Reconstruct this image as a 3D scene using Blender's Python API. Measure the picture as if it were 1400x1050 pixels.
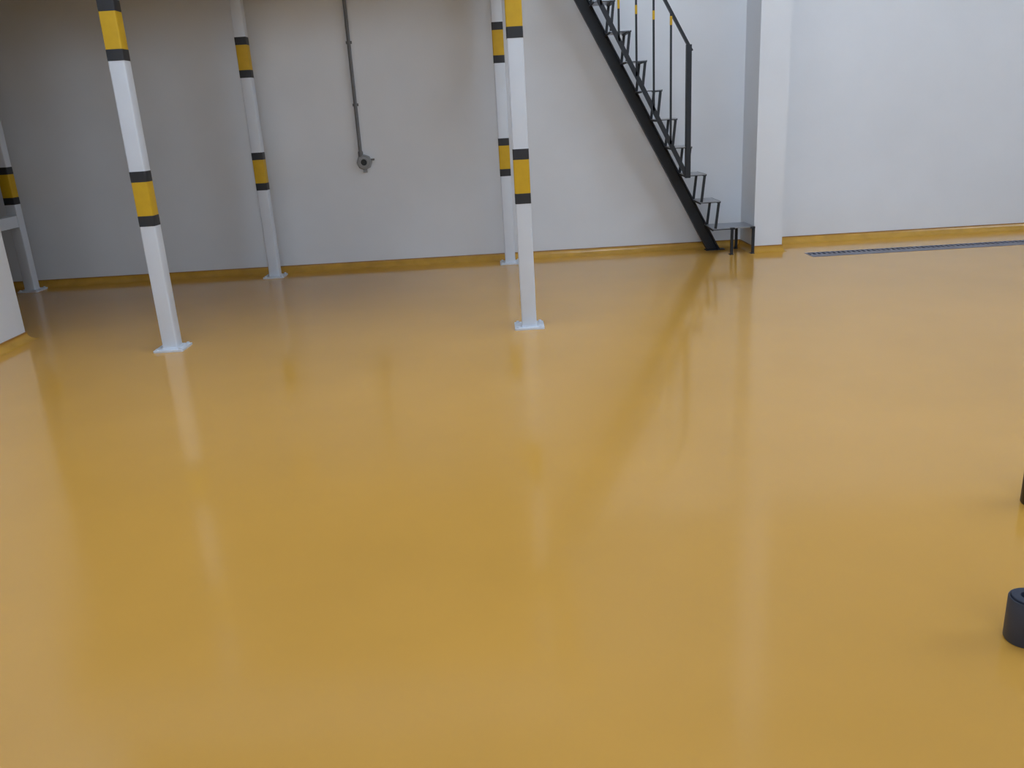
import bpy, math, random
from mathutils import Vector, Matrix
random.seed(4)
for o in list(bpy.data.objects):
    bpy.data.objects.remove(o, do_unlink=True)
scene = bpy.context.scene
COL = scene.collection

# ------------------------------------------------------------------ camera
FPX, HCAM, ROLL = 1140.0, 1.40, math.radians(3.35)
PITCH = math.atan(FPX / 3506.0)
fwd = Vector((0, math.cos(PITCH), -math.sin(PITCH)))
r0 = Vector((1, 0, 0))
u0 = Vector((0, math.sin(PITCH), math.cos(PITCH)))
cr, sr = math.cos(ROLL), math.sin(ROLL)
right = r0 * cr - u0 * sr
up = r0 * sr + u0 * cr
cam_d = bpy.data.cameras.new('camera')
cam = bpy.data.objects.new('camera', cam_d)
COL.objects.link(cam)
cam.matrix_world = Matrix(((right.x, up.x, -fwd.x, 0), (right.y, up.y, -fwd.y, 0),
                           (right.z, up.z, -fwd.z, HCAM), (0, 0, 0, 1)))
cam_d.sensor_fit = 'HORIZONTAL'
cam_d.sensor_width = 36.0
cam_d.lens = FPX / 1400.0 * 36.0
cam_d.clip_start = 0.05
scene.camera = cam

# ------------------------------------------------------------------ light
world = bpy.data.worlds.new('world')
scene.world = world
world.use_nodes = True
world.node_tree.nodes['Background'].inputs[0].default_value = (0.75, 0.86, 1.0, 1)
world.node_tree.nodes['Background'].inputs[1].default_value = 0.5
WIN_COL = (0.67, 0.815, 1.0)
WIN_STRENGTH = 9.2
ADDED_REAR_WINDOWS = ((1.0, 3.0), (-1.8, 0.2))         # x0, x1 in the rear wall
ADDED_SIDE_WINDOWS = ((0.4, 3.4), (4.0, 5.6))         # y0, y1 in the right wall
ROOFLIGHTS = ((1.3, 2.4, 2.8, 6.8), (-2.6, -0.9, 2.8, 5.1))   # x0, x1, y0, y1 in the ceiling
vs = scene.view_settings
vs.view_transform = 'Standard'
vs.look = 'None'
vs.gamma = 1.0
vs.use_curve_mapping = False
vs.exposure = -0.04

# ------------------------------------------------------------------ materials
def mat(name, col, rough=0.5, metal=0.0, noise=0.0, nscale=6.0, bump=0.0, bscale=40.0,
        emit=None, emit_s=0.0, rough_noise=0.0, stretch=(1, 1, 1), ior=1.5):
    m = bpy.data.materials.new(name)
    m.use_nodes = True
    nt = m.node_tree
    b = nt.nodes['Principled BSDF']
    b.inputs['Base Color'].default_value = (*col, 1)
    b.inputs['Roughness'].default_value = rough
    b.inputs['Metallic'].default_value = metal
    b.inputs['IOR'].default_value = ior
    tc = nt.nodes.new('ShaderNodeTexCoord')
    mp = nt.nodes.new('ShaderNodeMapping')
    mp.inputs['Scale'].default_value = stretch
    nt.links.new(tc.outputs['Object'], mp.inputs['Vector'])
    if noise > 0:
        n = nt.nodes.new('ShaderNodeTexNoise')
        n.inputs['Scale'].default_value = nscale
        n.inputs['Detail'].default_value = 5
        nt.links.new(mp.outputs[0], n.inputs['Vector'])
        cr_ = nt.nodes.new('ShaderNodeValToRGB')
        cr_.color_ramp.elements[0].position = 0.3
        cr_.color_ramp.elements[1].position = 0.7
        cr_.color_ramp.elements[0].color = (*[c * (1 - noise) for c in col], 1)
        cr_.color_ramp.elements[1].color = (*[min(1, c * (1 + noise)) for c in col], 1)
        nt.links.new(n.outputs['Fac'], cr_.inputs['Fac'])
        nt.links.new(cr_.outputs['Color'], b.inputs['Base Color'])
    if rough_noise > 0:
        n3 = nt.nodes.new('ShaderNodeTexNoise')
        n3.inputs['Scale'].default_value = 1.3
        n3.inputs['Detail'].default_value = 3
        nt.links.new(mp.outputs[0], n3.inputs['Vector'])
        mr = nt.nodes.new('ShaderNodeMapRange')
        mr.inputs['To Min'].default_value = rough - rough_noise
        mr.inputs['To Max'].default_value = rough + rough_noise
        nt.links.new(n3.outputs['Fac'], mr.inputs['Value'])
        nt.links.new(mr.outputs[0], b.inputs['Roughness'])
    if bump > 0:
        n2 = nt.nodes.new('ShaderNodeTexNoise')
        n2.inputs['Scale'].default_value = bscale
        n2.inputs['Detail'].default_value = 3
        nt.links.new(mp.outputs[0], n2.inputs['Vector'])
        bp = nt.nodes.new('ShaderNodeBump')
        bp.inputs['Strength'].default_value = bump
        bp.inputs['Distance'].default_value = 0.01
        nt.links.new(n2.outputs['Fac'], bp.inputs['Height'])
        nt.links.new(bp.outputs[0], b.inputs['Normal'])
    if emit:
        b.inputs['Emission Color'].default_value = (*emit, 1)
        b.inputs['Emission Strength'].default_value = emit_s
    return m

M = {}
M['floor'] = mat('yellow_epoxy', (0.65, 0.340, 0.064), rough=0.13, noise=0.05, nscale=0.9,
                 bump=0.02, bscale=2.2, rough_noise=0.03, ior=1.54)
M['cove'] = mat('yellow_cove_epoxy', (0.56, 0.30, 0.04), rough=0.25, noise=0.12, nscale=7, bump=0.15, bscale=14)
M['seal'] = mat('brown_orange_sealant', (0.36, 0.17, 0.03), rough=0.5, noise=0.25, nscale=12)
M['wall'] = mat('white_wall_paint', (0.74, 0.755, 0.785), rough=0.65, noise=0.025, nscale=1.6, bump=0.05, bscale=60)
M['upper'] = mat('grey_upper_wall', (0.36, 0.36, 0.36), rough=0.7, noise=0.04, nscale=1.5, bump=0.05, bscale=50)
M['ceil'] = mat('ceiling_paint', (0.62, 0.62, 0.62), rough=0.8, noise=0.03, nscale=1.5)
M['slab'] = mat('mezzanine_concrete', (0.62, 0.61, 0.59), rough=0.8, noise=0.08, nscale=3)
M['post'] = mat('white_post_enamel', (0.66, 0.69, 0.745), rough=0.35, noise=0.015, nscale=8, bump=0.02, bscale=30)
M['tape_y'] = mat('yellow_tape', (0.60, 0.355, 0.002), rough=0.55, noise=0.04, nscale=20)
M['tape_k'] = mat('black_tape', (0.018, 0.018, 0.021), rough=0.55, noise=0.1, nscale=20)
M['steel'] = mat('dark_painted_steel', (0.011, 0.014, 0.020), rough=0.5, noise=0.15, nscale=25)
M['tread'] = mat('grey_tread_plate', (0.36, 0.37, 0.40), rough=0.30, metal=0.6, noise=0.1, nscale=30)
M['galv'] = mat('galvanised_steel', (0.22, 0.22, 0.26), rough=0.5, metal=0.5, noise=0.1, nscale=30)
M['pit'] = mat('dark_channel', (0.02, 0.02, 0.022), rough=0.8, noise=0.2, nscale=20)
M['conduit'] = mat('grey_conduit_plastic', (0.14, 0.14, 0.145), rough=0.5, noise=0.06, nscale=15)
M['sock'] = mat('grey_socket_plastic', (0.27, 0.27, 0.27), rough=0.5, noise=0.06, nscale=40)
M['hole'] = mat('black_plastic', (0.012, 0.014, 0.016), rough=0.5, noise=0.1, nscale=40)
M['roll'] = mat('charcoal_blue_rubber', (0.035, 0.043, 0.065), rough=0.45, noise=0.12, nscale=18)
M['roll_top'] = mat('blue_grey_rubber', (0.022, 0.028, 0.05), rough=0.5, noise=0.12, nscale=18)
M['roll_b'] = mat('dark_brown_rubber', (0.04, 0.025, 0.012), rough=0.5, noise=0.12, nscale=18)
M['frame'] = mat('white_window_frame', (0.7, 0.7, 0.7), rough=0.4, noise=0.02)
M['pane'] = mat('unseen_glow_pane', (0.8, 0.85, 0.9), rough=0.3, noise=0.01, emit=WIN_COL, emit_s=WIN_STRENGTH)  # emitter for the out-of-view panels added to light the hall

# ------------------------------------------------------------------ mesh helpers
class MB:
    def __init__(self):
        self.v, self.f = [], []
    def poly(self, verts, faces):
        n = len(self.v)
        self.v += [tuple(p) for p in verts]
        self.f += [tuple(i + n for i in q) for q in faces]
        return self
    def box(self, x0, x1, y0, y1, z0, z1):
        vs_ = [(x0, y0, z0), (x1, y0, z0), (x1, y1, z0), (x0, y1, z0),
               (x0, y0, z1), (x1, y0, z1), (x1, y1, z1), (x0, y1, z1)]
        return self.poly(vs_, [(0, 3, 2, 1), (4, 5, 6, 7), (0, 1, 5, 4), (1, 2, 6, 5), (2, 3, 7, 6), (3, 0, 4, 7)])
    def rbox(self, x0, x1, y0, y1, z0, z1, r=0.008, n=3):
        """box with rounded vertical edges"""
        ring = []
        for cx, cy, a0 in ((x1 - r, y1 - r, 0), (x0 + r, y1 - r, 90), (x0 + r, y0 + r, 180), (x1 - r, y0 + r, 270)):
            for k in range(n + 1):
                a = math.radians(a0 + 90 * k / n)
                ring.append((cx + r * math.cos(a), cy + r * math.sin(a)))
        return self.prism_z(ring, z0, z1)
    def prism_z(self, ring, z0, z1):
        n = len(ring)
        vs_ = [(x, y, z0) for x, y in ring] + [(x, y, z1) for x, y in ring]
        fs = [tuple(range(n))[::-1], tuple(range(n, 2 * n))]
        fs += [(i, (i + 1) % n, n + (i + 1) % n, n + i) for i in range(n)]
        return self.poly(vs_, fs)
    def prism_y(self, ring, y0, y1):
        """ring of (x,z) extruded along y"""
        n = len(ring)
        vs_ = [(x, y0, z) for x, z in ring] + [(x, y1, z) for x, z in ring]
        fs = [tuple(range(n)), tuple(range(n, 2 * n))[::-1]]
        fs += [(i, n + i, n + (i + 1) % n, (i + 1) % n) for i in range(n)]
        return self.poly(vs_, fs)
    def bar_xz(self, a, b, w, y0, y1):
        """flat bar from a to b in the xz plane, in-plane width w, y range"""
        dx, dz = b[0] - a[0], b[1] - a[1]
        L = math.hypot(dx, dz)
        nx, nz = -dz / L * w / 2, dx / L * w / 2
        return self.prism_y([(a[0] - nx, a[1] - nz), (b[0] - nx, b[1] - nz), (b[0] + nx, b[1] + nz), (a[0] + nx, a[1] + nz)], y0, y1)
    def lathe(self, prof, cx=0, cy=0, n=32, axis='z'):
        """closed profile of (r, h)"""
        m = len(prof)
        vs_ = []
        for i in range(n):
            a = 2 * math.pi * i / n
            for r, h in prof:
                if axis == 'z':
                    vs_.append((cx + r * math.cos(a), cy + r * math.sin(a), h))
                else:
                    vs_.append((r * math.cos(a), h, r * math.sin(a)))
        fs = []
        for i in range(n):
            j = (i + 1) % n
            for k in range(m):
                l = (k + 1) % m
                fs.append((i * m + k, j * m + k, j * m + l, i * m + l))
        return self.poly(vs_, fs)
    def mesh(self, name, m, smooth=False):
        me = bpy.data.meshes.new(name)
        me.from_pydata(self.v, [], self.f)
        me.materials.append(m)
        import bmesh
        bm = bmesh.new(); bm.from_mesh(me)
        bmesh.ops.recalc_face_normals(bm, faces=bm.faces)
        bm.to_mesh(me); bm.free()
        if smooth:
            for p in me.polygons:
                p.use_smooth = True
            try:
                me.set_sharp_from_angle(angle=math.radians(35))
            except Exception:
                pass
        me.update()
        return me
    def build(self, name, m, parent=None, smooth=False):
        return link(name, self.mesh(name, m, smooth), parent)

def link(name, me, parent=None, loc=None):
    o = bpy.data.objects.new(name, me)
    COL.objects.link(o)
    if loc is not None:
        o.location = loc
    if parent is not None:
        o.parent = parent
    return o

def thing(name, label, cat, loc, group=None):
    o = bpy.data.objects.new(name, None)
    o.empty_display_size = 0.1
    COL.objects.link(o)
    o.location = loc
    return tag(o, label, cat, group)

def tag(o, label, cat, group=None):
    o['label'] = label
    o['category'] = cat
    if group:
        o['group'] = group
    return o

def struct(o, label):
    o['kind'] = 'structure'
    o['label'] = label
    o['category'] = o.name.split('_')[0]
    return o

# ------------------------------------------------------------------ room shell
XL, XR, YR, YB, ZC = -7.0, 9.0, -5.0, 8.38, 6.2
ZU = 2.95                      # top of the white wall paint
DX0, DX1, DY0, DY1 = 2.80, 6.2, 7.515, 7.745    # drain channel
fl = MB()
xs, ys = [XL, DX0, DX1, XR], [YR, DY0, DY1, YB]
for i in range(3):
    for j in range(3):
        if i == 1 and j == 1:
            continue
        fl.poly([(xs[i], ys[j], 0), (xs[i + 1], ys[j], 0), (xs[i + 1], ys[j + 1], 0), (xs[i], ys[j + 1], 0)], [(0, 1, 2, 3)])
floor = struct(fl.build('floor', M['floor']), 'glossy yellow epoxy floor filling the lower picture')
wb = MB().box(XL, XR, YB, YB + 0.2, -0.1, ZU)
wall_back = struct(wb.build('wall_back', M['wall']), 'long white painted back wall behind the posts and stairs')
MB().box(XL, XR, YB, YB + 0.2, ZU, ZC).build('upper_wall', M['upper'], wall_back)
PX0, PX1, PY0 = 2.375, 2.645, 7.925
pil = struct(MB().box(PX0, PX1, PY0, YB + 0.01, -0.05, ZC).build('wall_pilaster', M['wall']),
             'white square pilaster on the back wall beside the stair foot')
NX, NY = -3.56, 6.03
wl = struct(MB().box(NX - 0.2, NX, YR, NY, -0.05, ZC).box(XL, NX - 0.2, NY - 0.2, NY, -0.05, ZC).build('wall_left', M['wall']),
            'white wall corner at the left edge in front of the posts')
struct(MB().box(XL - 0.2, XL, NY, YB, -0.05, ZC).build('wall_recess', M['wall']), 'wall closing the dark recess under the mezzanine')
struct(MB().box(XR, XR + 0.2, YR, YB, -0.05, ZC).build('wall_right', M['wall']), 'white right side wall of the hall')
struct(MB().box(XL, XR, YR - 0.2, YR, -0.05, ZC).build('wall_rear', M['wall']), 'white rear wall of the hall')
struct(MB().box(XL, XR, YR, YB, ZC, ZC + 0.2).build('ceiling', M['ceil']), 'high pale ceiling of the hall')
MZ0, MZ1, MX1, MY0 = 2.95, 3.13, 0.45, 5.38
struct(MB().box(XL, MX1, MY0, YB, MZ0, MZ1).build('ceiling_mezzanine', M['slab']), 'mezzanine deck carried by the striped posts')

beam = MB().box(-0.10, 0.30, MY0 + 0.05, YB - 0.001, MZ0 - 0.26, MZ0 - 0.001)  # unseen, added to keep side light off the far-left post
struct(beam.build('trim_shade_1', M['slab']), 'unseen side beam added under the mezzanine deck to shade the far left')
beam = MB().box(XL, -0.101, MY0 + 0.05, MY0 + 0.25, MZ0 - 0.261, MZ0 - 0.001)  # second unseen light blocker, added along the deck front
struct(beam.build('trim_shade_2', M['slab']), 'unseen front beam added under the mezzanine deck to block light')

# coved skirting: concave quarter profile swept along a straight run
def cove(mb, p0, p1, inward, depth, height, segs=6, n=1, mitre0=0.0, mitre1=0.0, seal=None):
    d = Vector((p1[0] - p0[0], p1[1] - p0[1])).normalized()
    prof = [(0.0, height), (0.006, height)]
    for k in range(1, segs + 1):
        a = math.pi / 2 * k / segs
        prof.append((0.006 + (depth - 0.006) * (1 - math.cos(a)), height * (1 - math.sin(a)) + 0.0015))
    prof.append((depth, -0.002)); prof.append((0.0, -0.002))
    vs_ = []
    for t, mt in ((p0, -mitre0), (p1, mitre1)):
        for off, z in prof:
            vs_.append((t[0] + inward[0] * off + d.x * mt * off, t[1] + inward[1] * off + d.y * mt * off, z))
    m = len(prof)
    fs = [tuple(range(m))[::-1], tuple(range(m, 2 * m))]
    fs += [(k, (k + 1) % m, m + (k + 1) % m, m + k) for k in range(m)]
    mb.poly(vs_, fs)
    if seal is not None:
        q = [(0.0, height), (0.0085, height), (0.0085, height + 0.008), (0.0, height + 0.008)]
        vs2 = []
        for t, mt in ((p0, -mitre0), (p1, mitre1)):
            for off, z in q:
                vs2.append((t[0] + inward[0] * off + d.x * mt * off, t[1] + inward[1] * off + d.y * mt * off, z))
        seal.poly(vs2, [(3, 2, 1, 0), (4, 5, 6, 7), (0, 1, 5, 4), (1, 2, 6, 5), (2, 3, 7, 6), (3, 0, 4, 7)])
    return mb
CD, CH = 0.11, 0.055
s1, s2, s3, s4 = MB(), MB(), MB(), MB()
b1 = cove(MB(), (XL, YB), (PX0, YB), (0, -1), CD, CH, mitre1=-1, seal=s1)
bb = struct(b1.build('baseboard_back', M['cove'], smooth=True), 'yellow coved skirting along the back wall left of the pilaster')
s1.build('sealant_edge', M['seal'], bb)
b2 = cove(MB(), (PX1, YB), (XR, YB), (0, -1), CD, CH, mitre0=-1, seal=s2)
bb = struct(b2.build('baseboard_right', M['cove'], smooth=True), 'yellow coved skirting along the back wall behind the floor drain')
s2.build('sealant_edge', M['seal'], bb)
b3 = MB()
cd2 = 0.04
cove(b3, (PX0, PY0), (PX1, PY0), (0, -1), cd2, CH, mitre0=1, mitre1=1, seal=s3)
cove(b3, (PX0, YB), (PX0, PY0), (-1, 0), cd2, CH, mitre1=1, seal=s3)
cove(b3, (PX1, PY0), (PX1, YB), (1, 0), cd2, CH, mitre0=1, seal=s3)
bb = struct(b3.build('baseboard_pilaster', M['cove'], smooth=True), 'yellow coved skirting wrapped around the pilaster foot')
s3.build('sealant_edge', M['seal'], bb)
b4 = MB()
cove(b4, (NX, NY), (NX, YR), (1, 0), 0.06, CH, mitre0=1, seal=s4)
cove(b4, (XL, NY), (NX, NY), (0, 1), 0.06, CH, mitre1=1, seal=s4)
bb = struct(b4.build('baseboard_left', M['cove'], smooth=True), 'yellow coved skirting at the foot of the left wall')
s4.build('sealant_edge', M['seal'], bb)

# unseen ceiling rooflights; the left one is added to brighten floor and front posts
def rooflight(name, label, x0, x1, y0, y1):
    fr, t, d = MB(), 0.08, 0.10
    fr.box(x0 - t, x1 + t, y0 - t, y0, ZC - d, ZC).box(x0 - t, x1 + t, y1, y1 + t, ZC - d, ZC)
    fr.box(x0 - t, x0, y0, y1, ZC - d, ZC).box(x1, x1 + t, y0, y1, ZC - d, ZC)
    w = struct(fr.build(name, M['frame']), label)
    w['category'] = 'window'
    n = 4
    for k in range(n):
        ya, yb = y0 + (y1 - y0) * k / n, y0 + (y1 - y0) * (k + 1) / n
        MB().box(x0, x1, ya + 0.02, yb - 0.02, ZC - 0.04, ZC - 0.005).build('pane', M['pane'], w)
    for k in range(1, n):
        yc = y0 + (y1 - y0) * k / n
        MB().box(x0, x1, yc - 0.02, yc + 0.02, ZC - 0.06, ZC - 0.005).build('glazing_bar', M['frame'], w)
for i, (x0, x1, y0, y1) in enumerate(ROOFLIGHTS):
    rooflight('window_%d' % (i + 1), 'unseen glowing rooflight in the hall ceiling, %s from the right wall' % ('first', 'second', 'third')[i], x0, x1, y0, y1)

# unseen windows added high in the rear wall for frontal light on the posts
for i, (a, b) in enumerate(ADDED_REAR_WINDOWS):
    t, z0, z1 = 0.08, 3.2, 5.0
    fr = MB().box(a - t, b + t, YR, YR + 0.08, z0 - t, z0).box(a - t, b + t, YR, YR + 0.08, z1, z1 + t)
    fr.box(a - t, a, YR, YR + 0.08, z0, z1).box(b, b + t, YR, YR + 0.08, z0, z1)
    fr.box((a + b) / 2 - 0.03, (a + b) / 2 + 0.03, YR, YR + 0.07, z0, z1)
    w = struct(fr.build('window_%d' % (i + 4), M['frame']), 'added unseen light window high in the rear wall, %s from the right wall' % ('first', 'second', 'third')[i])
    for p0, p1 in ((a, (a + b) / 2 - 0.03), ((a + b) / 2 + 0.03, b)):
        MB().box(p0, p1, YR, YR + 0.03, z0, z1).build('pane', M['pane'], w)

# unseen windows added in the right wall to light under the mezzanine
for i, (a, b) in enumerate(ADDED_SIDE_WINDOWS):
    t, z0, z1 = 0.08, 3.4, 5.4
    fr = MB().box(XR - 0.08, XR, a - t, b + t, z0 - t, z0).box(XR - 0.08, XR, a - t, b + t, z1, z1 + t)
    fr.box(XR - 0.08, XR, a - t, a, z0, z1).box(XR - 0.08, XR, b, b + t, z0, z1)
    fr.box(XR - 0.07, XR, (a + b) / 2 - 0.03, (a + b) / 2 + 0.03, z0, z1)
    w = struct(fr.build('window_%d' % (i + 7), M['frame']), 'added unseen light window in the right wall, %s from the rear' % ('first', 'second')[i])
    for p0, p1 in ((a, (a + b) / 2 - 0.03), ((a + b) / 2 + 0.03, b)):
        MB().box(XR - 0.03, XR, p0, p1, z0, z1).build('pane', M['pane'], w)

# ------------------------------------------------------------------ striped posts
PW = 0.10
def make_post(label, loc, top=MZ0):
    t = thing('striped_post', label, 'post', loc, 'striped mezzanine posts')
    h = PW / 2
    return t
post_meshes = None
def fill_post(t):
    global post_meshes
    h = PW / 2
    if post_meshes is None:
        pm = {}
        pm['shaft'] = MB().rbox(-h, h, -h, h, 0.012, MZ0 - 0.262, 0.009).mesh('shaft', M['post'], True)
        pm['plate'] = MB().rbox(-0.10, 0.10, -0.10, 0.10, 0.0, 0.012, 0.012).mesh('base_plate', M['post'])
        pm['weld'] = MB().rbox(-h - 0.006, h + 0.006, -h - 0.006, h + 0.006, 0.012, 0.019, 0.012).mesh('weld_bead', M['post'])
        g = h + 0.0015
        pm['k'] = MB().rbox(-g, g, -g, g, 0, 0.066, 0.0095).mesh('black_band', M['tape_k'], True)
        pm['y'] = MB().rbox(-g + .0004, g - .0004, -g + .0004, g - .0004, 0, 0.212, 0.0095).mesh('yellow_band', M['tape_y'], True)
        bolt = MB().lathe([(0.0001, 0.0), (0.014, 0.0), (0.014, 0.004), (0.0105, 0.004), (0.0105, 0.011), (0.0001, 0.011)], n=6)
        pm['b'] = bolt.mesh('anchor_bolt', M['post'])
        post_meshes = pm
    pm = post_meshes
    link('shaft', pm['shaft'], t)
    plate = link('base_plate', pm['plate'], t)
    link('weld_bead', pm['weld'], t)
    for z in (0.832, 1.832):
        link('black_band', pm['k'], t, (0, 0, z))['label'] = 'black tape band'
        link('yellow_band', pm['y'], t, (0, 0, z + 0.066))['label'] = 'yellow tape band'
        link('black_band', pm['k'], t, (0, 0, z + 0.278))['label'] = 'black tape band'
    for sx in (-1, 1):
        for sy in (-1, 1):
            link('anchor_bolt', pm['b'], plate, (sx * 0.077, sy * 0.077, 0.012))
    return t
for lab, loc in (
    ('striped white post nearest the left wall, in the front row, casting a long floor reflection', (-2.29, 5.52, 0)),
    ('striped white post in the front row, standing in front of another post near the middle', (0.142, 5.56, 0)),
    ('striped white post close to the back wall, left of the grey conduit', (-2.25, 8.14, 0)),
    ('striped white post close to the back wall, half hidden behind the middle front post', (0.054, 8.14, 0)),
    ('shadowed striped post at the far left picture edge, joined to a low white rail', (-4.64, 8.15, 0))):
    fill_post(make_post(lab, loc))

# low rail from the far-left post to the back of the left wall
rail = thing('guard_rail', 'low white square rail running from the far-left post behind the left wall', 'rail', (-4.64, 8.098, 0))
MB().box(-0.045, 0.045, NY - 8.098, 0, 0.625, 0.73).build('rail_tube', M['post'], rail)
MB().box(-0.05, 0.05, -0.008, 0.0, 0.60, 0.755).build('end_plate', M['post'], rail)

# ------------------------------------------------------------------ staircase
YN, YF = 7.88, 8.21
st = thing('staircase', 'steep black steel staircase with open grey treads climbing along the back wall', 'staircase', (0, 0, 0))
S = M['steel']
TOPZ = MZ1
# main wall-side stringer (channel: web and two flanges)
def line_x(z, x_at0, slope):
    return x_at0 - z / slope
SL = 1.885
sx0 = 2.062
web = MB()
zt = TOPZ
web.prism_y([(sx0 - 0.062, 0.006), (sx0 + 0.062, 0.006), (line_x(zt, sx0, SL) + 0.062, zt), (line_x(zt, sx0, SL) - 0.062, zt)], YF + 0.03, YF + 0.042)
for off in (-0.056, 0.056):
    web.prism_y([(sx0 + off - 0.0065, 0.006), (sx0 + off + 0.0065, 0.006), (line_x(zt, sx0, SL) + off + 0.0065, zt), (line_x(zt, sx0, SL) + off - 0.0065, zt)], YF - 0.02, YF + 0.042)
web.build('stringer', S, st)
MB().box(sx0 - 0.075, sx0 + 0.11, YF - 0.03, YF + 0.06, 0, 0.007).build('stringer_foot', S, st)
# treads
RISE, RUN, TW = 0.2525, 0.1362, 0.186
def nose(k):
    return 2.037 - RUN * (k - 2), 0.2525 + (k - 1) * 0.2535
tread_me = MB().box(-TW, 0, YN, YF + 0.03, -0.006, 0).mesh('tread', M['tread'])
nos_me = MB().box(-0.028, 0.004, YN - 0.004, YF + 0.03, -0.016, -0.0062).box(0, 0.004, YN - 0.004, YF + 0.03, -0.0062, 0.001).mesh('nosing', S)
rear_me = MB().box(-TW, -TW + 0.006, YN, YF + 0.03, -0.020, -0.0062).mesh('rear_lip', S)
edge_me = MB().box(-TW, -0.028, YN, YN + 0.006, -0.012, -0.0062).mesh('edge_lip', S)
NT = 13
for k in range(2, NT + 1):
    x, z = nose(k)
    if z > TOPZ - 0.1:
        break
    tr = link('tread', tread_me, st, (x, 0, z))
    for nm, me in (('nosing', nos_me), ('rear_lip', rear_me), ('edge_lip', edge_me)):
        link(nm, me, tr)
    zl = nose(k - 1)[1]
    for y0, y1 in ((YN, YN + 0.012), (YF, YF + 0.012)):
        MB().bar_xz((x - 0.012, z - 0.016), (x - 0.038, zl + 0.0005), 0.023, y0, y1).build('riser_bar', S, st)
# bottom platform step
z1 = 0.2525
xa, xb = 1.975, PX0 - 0.003
pl = MB().box(xa, xb, YN, YF + 0.03, z1 - 0.006, z1).build('bottom_platform', M['tread'], st)
MB().box(xa, 2.172, YN - 0.004, YN + 0.006, z1 - 0.014, z1 - 0.0062).build('edge_lip', S, pl)
MB().box(xa, xa + 0.006, YN + 0.006, YF + 0.03, z1 - 0.022, z1 - 0.0062).build('rear_lip', S, pl)
for lx, ly in ((2.158, YN), (xb - 0.013, YN), (2.29, YF)):
    MB().box(lx - 0.012, lx + 0.012, ly, ly + 0.022, 0.0, z1 - 0.0062).build('leg', S, st)
    MB().box(lx - 0.022, lx + 0.0125, ly - 0.012, ly + 0.034, 0.0, 0.006).build('leg_foot', S, st)
for lx in (2.158, xb - 0.022):
    MB().box(lx - 0.022, lx + 0.022, YN - 0.004, YN + 0.02, z1 - 0.016, z1 + 0.001).build('corner_cap', S, st)
# camera-side railing
RY0, RY1 = YN - 0.006, YN + 0.022
NPX, NPZ = 1.732, 1.872
RS = 1.79
def rail_z(x):
    return NPZ + (NPX - x) * RS
BS = 1.965
def brail_z(x):
    return 0.755 + (1.722 - x) * BS
xt = NPX - (TOPZ + 0.9 - NPZ) / RS
MB().bar_xz((NPX + 0.026, NPZ - 0.045), (xt, rail_z(xt)), 0.022, RY0 - 0.004, RY1 + 0.014).build('handrail', S, st)
xbt = 1.722 - (TOPZ - 0.755) / BS
MB().bar_xz((1.722, 0.755), (xbt, TOPZ), 0.040, RY0 + 0.004, RY1 - 0.008).build('bottom_rail', S, st)
MB().box(NPX - 0.0225, NPX + 0.0225, RY0 - 0.006, RY1 + 0.012, 0.735, NPZ + 0.01).build('newel_post', S, st)
bx_ = 1.573
i = 0
while bx_ > xbt + 0.05:
    b = MB().box(bx_ - 0.0085, bx_ + 0.0085, RY0 + 0.004, RY0 + 0.020, brail_z(bx_) - 0.005, rail_z(bx_)).build('baluster', S, st)
    zc = 2.085 + 0.052 * i if i < 4 else rail_z(bx_) - 0.5
    tp = MB().box(bx_ - 0.0095, bx_ + 0.0095, RY0 + 0.003, RY0 + 0.021, zc - 0.036, zc + 0.036).build('yellow_tape', M['tape_y'], b)
    tp['label'] = 'yellow tape marking'
    bx_ -= 0.1525
    i += 1

# ------------------------------------------------------------------ conduit and socket on the back wall
cx = -1.328
cd = thing('electrical_conduit', 'thin grey conduit running straight down the back wall to a socket', 'conduit', (cx, YB - 0.019, 0))
MB().lathe([(0.0001, 1.085), (0.0165, 1.085), (0.0165, MZ0), (0.0001, MZ0)], n=14).build('pipe', M['conduit'], cd, smooth=True)
for z in (1.55, 2.1, 2.6):
    MB().box(-0.027, 0.027, 0.004, 0.019, z - 0.012, z + 0.012).build('clip', M['conduit'], cd)
MB().lathe([(0.0001, 1.072), (0.024, 1.072), (0.024, 1.12), (0.0170, 1.128), (0.0001, 1.128)], n=14).build('gland', M['conduit'], cd, smooth=True)
so = thing('wall_socket', 'round grey wall socket with a black centre at the conduit end', 'socket', (-1.300, YB, 1.022))
MB().lathe([(0.0001, 0), (0.074, 0), (0.074, -0.030), (0.066, -0.042), (0.0001, -0.042)], n=8, axis='y').build('housing', M['sock'], so)
collar = MB().lathe([(0.030, -0.0421), (0.046, -0.0421), (0.044, -0.060), (0.030, -0.060)], n=24, axis='y').build('collar', M['sock'], so, smooth=True)
MB().lathe([(0.0001, -0.0422), (0.030, -0.0422), (0.030, -0.055), (0.0001, -0.055)], n=24, axis='y').build('outlet', M['hole'], collar)
MB().box(0.066, 0.098, -0.028, -0.006, 0.012, 0.030).build('side_lug', M['conduit'], so)
MB().box(-0.020, 0.020, -0.026, -0.004, -0.098, -0.066).build('lower_lug', M['sock'], so)

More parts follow.
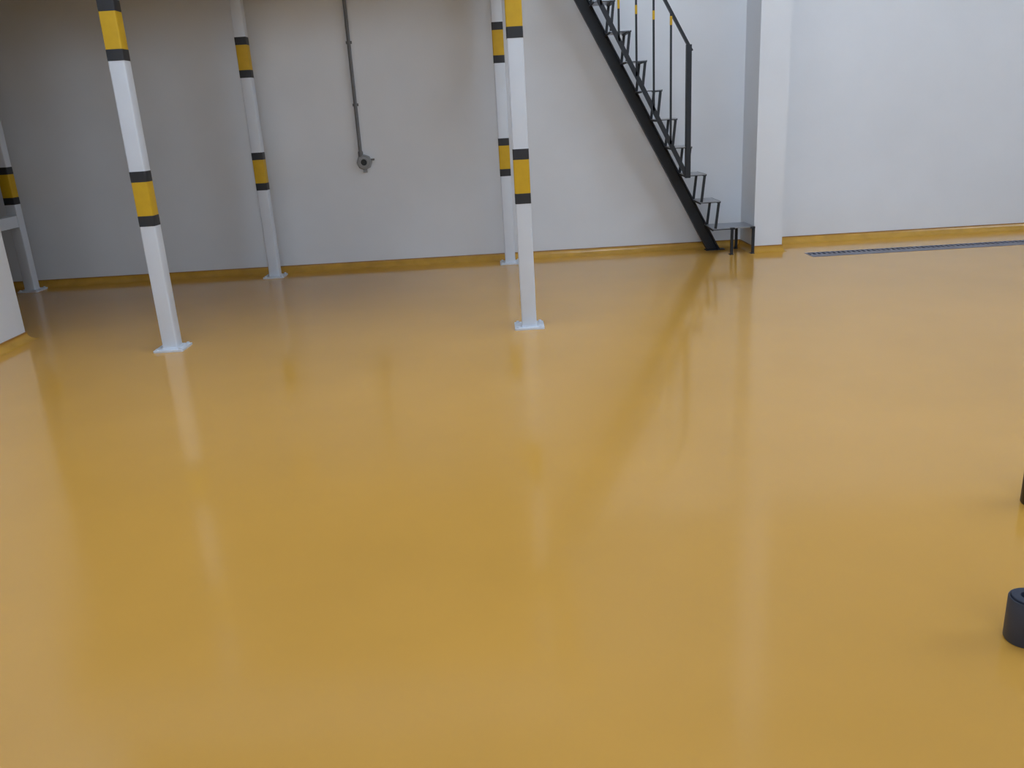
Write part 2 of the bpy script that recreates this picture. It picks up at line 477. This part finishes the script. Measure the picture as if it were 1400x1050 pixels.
# ------------------------------------------------------------------ linear floor drain
dr = thing('floor_drain', 'long narrow steel drain grating in the floor near the right wall', 'drain', (DX0, DY0, 0))
L, W = DX1 - DX0, DY1 - DY0
ch = MB()
ch.poly([(0, 0, -0.07), (L, 0, -0.07), (L, W, -0.07), (0, W, -0.07)], [(0, 1, 2, 3)])
ch.poly([(0, 0, 0), (L, 0, 0), (L, 0, -0.07), (0, 0, -0.07)], [(0, 1, 2, 3)])
ch.poly([(0, W, 0), (L, W, 0), (L, W, -0.07), (0, W, -0.07)], [(0, 1, 2, 3)])
ch.poly([(0, 0, 0), (0, W, 0), (0, W, -0.07), (0, 0, -0.07)], [(0, 1, 2, 3)])
ch.poly([(L, 0, 0), (L, W, 0), (L, W, -0.07), (L, 0, -0.07)], [(0, 1, 2, 3)])
ch.build('channel', M['pit'], dr)
fr = MB().box(0, L, 0, 0.018, -0.03, 0.002).box(0, L, W - 0.018, W, -0.03, 0.002).box(0, 0.018, 0.018, W - 0.018, -0.03, 0.002).box(L - 0.018, L, 0.018, W - 0.018, -0.03, 0.002)
fr.build('frame', M['galv'], dr)
MB().box(0.018, L - 0.018, 0.018, 0.125, -0.028, 0.0005).build('cover_plate', M['galv'], dr)
slat_me = MB().box(-0.010, 0.010, 0.125, W - 0.018, -0.025, 0.0).mesh('slat', M['galv'])
x = 0.045
while x < L - 0.03:
    link('slat', slat_me, dr, (x, 0, 0))
    x += 0.046

# ------------------------------------------------------------------ rolls standing on the floor at the right edge
def roll(name, label, loc, m_side, m_top, r=0.048, h=0.126):
    t = thing(name, label, 'roll', loc, 'hollow rolls on the floor at the right edge')
    MB().lathe([(r * 0.38, 0.0), (r * 0.93, 0.0), (r, 0.006), (r, h - 0.003), (r * 0.97, h), (r * 0.90, h), (r * 0.90, h - 0.010), (r * 0.38, h - 0.010)], n=40).build('outer_sleeve', m_side, t, smooth=True)
    MB().lathe([(r * 0.40, h - 0.0099), (r * 0.87, h - 0.0099), (r * 0.87, h + 0.003), (r * 0.84, h + 0.005), (r * 0.42, h + 0.005), (r * 0.40, h + 0.003)], n=40).build('end_ring', m_top, t, smooth=True)
    MB().lathe([(r * 0.30, 0.001), (r * 0.379, 0.001), (r * 0.379, h - 0.012), (r * 0.30, h - 0.012)], n=28).build('core', M['hole'], t, smooth=True)
    return t
roll('hollow_roll', 'charcoal blue hollow roll standing on end near the lower right edge', (1.312, 1.868, 0), M['roll'], M['roll_top'])
roll('hollow_roll', 'dark brown roll showing only as a sliver at the right edge, farther away', (1.803, 2.61, 0), M['roll_b'], M['roll_b'])
